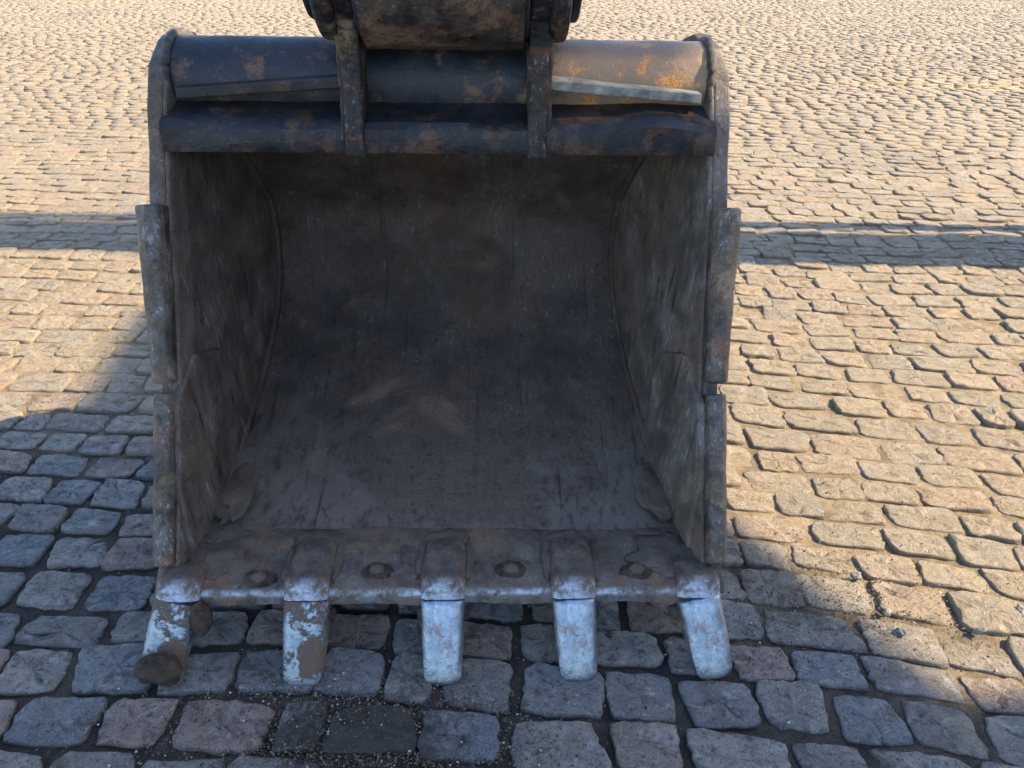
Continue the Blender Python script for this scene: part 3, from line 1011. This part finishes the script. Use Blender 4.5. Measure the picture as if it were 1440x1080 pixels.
PC = (0.547, 1.345)          # pin axis
ear_poly = [(p[0] if p[0] < 0.63 else 0.63 + (p[0] - 0.63) * 0.45, p[1]) for p in [(0.448, 0.975), (0.452, 1.03), (0.470, 1.10), (0.482, 1.18), (0.470, 1.24), (0.420, 1.30), (0.400, 1.37), (0.42, 1.44), (0.47, 1.50), (0.547, 1.525), (0.63, 1.50),
            (0.70, 1.43), (0.80, 1.37), (0.90, 1.40), (0.98, 1.38), (1.01, 1.30), (0.98, 1.20), (0.93, 1.10), (0.80, 1.12), (0.62, 1.06), (0.52, 0.985)]]
for s in (-1, 1):
    a, b = (EX0 + EC, EX1 + EC) if s > 0 else (-EX1 + EC, -EX0 + EC)
    me = prism(ear_poly, a, b, 0.016, 0.003, 16, 11 + s)
    er = link('ear', me, M['ear'], BK, bevel=0.006)
    link('ear_boss', cyl_x(PC, 0.150, EC + s * (EX1 - 0.002), EC + s * (EX1 + 0.036), 48), M['ear'], er, bevel=0.010)
    link('pin_collar', cyl_x((PC[0], PC[1] + 0.008), 0.120, EC + s * (EX1 + 0.038), EC + s * (EX1 + 0.058), 48), M['dark'], er, bevel=0.006)
    # runny weld along the sunlit edge of the ear
    path = [(EC + s * (EX1 + 0.001), p[0] + 0.012, p[1]) for p in [(0.450, 1.0), (0.455, 1.04), (0.470, 1.10), (0.482, 1.18), (0.473, 1.235)]]
    path = catmull(path, 8)
    link('weld_bead', tube(path, 0.007, 8, 0.003, 3, 0.6), M['ear'], er, smooth=True)
# wear strips underneath
for x in (-0.4, 0.0, 0.4):
    pts = offset(inner, 0.027)[8:34]; pts2 = offset(inner, 0.045)[8:34]
    link('wear_strip', prism(pts + pts2[::-1], x - 0.05, x + 0.05), M['side'], BK)

# ------------------------------------------------------------------ arm
AR = empty('excavator', (-0.133, 1.213, 0), R(1.8))
tag(AR, 'dark rusty end of the excavator arm pinned between the two bucket ears', 'excavator')
link('arm_boss', cyl_x(PC, 0.166, -0.160, 0.160, 64, 30, 0.002, 10, 6.0), M['arm'], AR, smooth=True).modifiers.new('n', 'EDGE_SPLIT').split_angle = R(40)
for s in (-1, 1):
    link('seal_ring', cyl_x(PC, 0.150, s * 0.159, s * 0.1705, 48), M['dark'], AR, bevel=0.003)
link('pin', cyl_x((PC[0], PC[1] + 0.002), 0.050, -0.30, 0.30, 32), M['dark'], AR, bevel=0.005)
ad_ = Vector((-0.30, 0.954)); an = Vector((0.954, 0.30))
c0 = Vector(PC)
def P2(t, n_): q = c0 + ad_ * t + an * n_; return (q.x, q.y)
link('arm_beam', prism([P2(0.0, -0.15), P2(0.4, -0.17), P2(1.6, -0.24), P2(2.5, -0.12), P2(2.5, 0.15), P2(1.6, 0.26), P2(0.4, 0.12), P2(0.0, 0.12)], -0.150, 0.150), M['arm'], AR, bevel=0.01)
link('cylinder_rod', tube([(0, *P2(0.75, 0.44)), (0, *P2(1.5, 0.40))], 0.04, 16), M['tooth'], AR, smooth=True)
link('hydraulic_cylinder', tube([(0, *P2(1.4, 0.405)), (0, *P2(2.4, 0.36))], 0.075, 20), M['arm'], AR, smooth=True)
for s in (-1, 1):
    link('tipping_link', prism([P2(0.36, 0.10), P2(0.42, 0.06), P2(0.80, 0.40), P2(0.80, 0.48), P2(0.70, 0.48)], s * 0.152, s * 0.19), M['ear'], AR, bevel=0.005)
    link('bucket_link', prism([(0.74, 1.36), (0.74, 1.28), (0.79, 1.30), P2(0.82, 0.50), P2(0.72, 0.40)], s * 0.10, s * 0.168), M['ear'], AR, bevel=0.005)

# ------------------------------------------------------------------ added shadow casters, unseen right of the picture, shaped by their shadows
tel, taz = math.tan(R(SUN_EL)), math.tan(R(SUN_AZ))
def caster(X0, X, Y):
    """point on the plane x = X0 whose shadow falls on ground point (X, Y)"""
    return (Y + (X0 - X) * taz, math.hypot(X0 - X, (X0 - X) * taz) * tel)
XB = 7.5
y1, z1 = caster(XB, 0.97, 1.09)
y2, z2 = caster(XB, 0.62, 1.66)
y3, z3 = caster(XB, -0.6, 1.71)
wh = empty('shadow_block', (XB, -4, 0))
tag(wh, 'added unseen shadow caster shaped as a pale plastered block with a grey overhang, right of the yard', 'shadow caster')
def lpoly(pts): return [(p[0] + 4, p[1]) for p in pts]
link('wall', prism(lpoly([(-9, 0), (y1, 0), (y1, z1), (-9, z1)]), 0.0, 5.0), M['plaster'], wh)  # added blocker, unseen, shades the ground at lower right
link('overhang_caster', prism([(-9.5, z1 + .002), (y1, z1 + 0.002), (y2, z2), (y3, z3), (y3 + .02, z3 + 2.0), (-9.5, z3 + 2.0)], -0.14, -0.002), M['sheet'], wh).location = (0, 4, 0)  # added overhang, outline follows the slanted shadow edge

bq = [caster(XB, *p) for p in ((-1.40, 1.72), (-1.40, 2.10), (-1.52, 2.95), (-1.25, 3.00), (-1.0, 2.6), (-0.9, 1.72))]
link('strip_caster', prism(bq, -0.06, -0.0), M['sheet'], wh).location = (0, 4, 0)  # added floating piece, only casts the shadow strip left of the bucket
XP = 4.6
pole = empty('shadow_pole', (XP, 3.8, 0))
tag(pole, 'unseen tapered pole added right of the yard to cast the far shadow bands', 'pole')
def shaft(near, far, d):
    """near / far: shadow edges (y0, y1) wanted at ground x = 2.4 and x = -2.4"""
    a0, zn = caster(XP, 2.4, near[0]); a1, _ = caster(XP, 2.4, near[1])
    b0, zf = caster(XP, -2.4, far[0]); b1, _ = caster(XP, -2.4, far[1])
    def at(z):
        t = (z - zn) / (zf - zn)
        return a0 + (b0 - a0) * t - 3.8, a1 + (b1 - a1) * t - 3.8
    zt = 8.6
    (l0, l1), (h0, h1) = at(0), at(zt)
    v = [(-d, l0, 0), (d, l0, 0), (d, l1, 0), (-d, l1, 0), (-d, h0, zt), (d, h0, zt), (d, h1, zt), (-d, h1, zt)]
    return mesh('pole', v, [(3, 2, 1, 0), (4, 5, 6, 7), (0, 1, 5, 4), (1, 2, 6, 5), (2, 3, 7, 6), (3, 0, 4, 7)])
link('shaft', shaft((3.56, 4.035), (3.60, 4.06), 0.05), M['concrete'], pole)  # added caster for the wide far shadow band
link('thin_caster', shaft((4.095, 4.21), (4.08, 4.17), 0.03), M['sheet'], pole)  # added caster for the thin band beside it
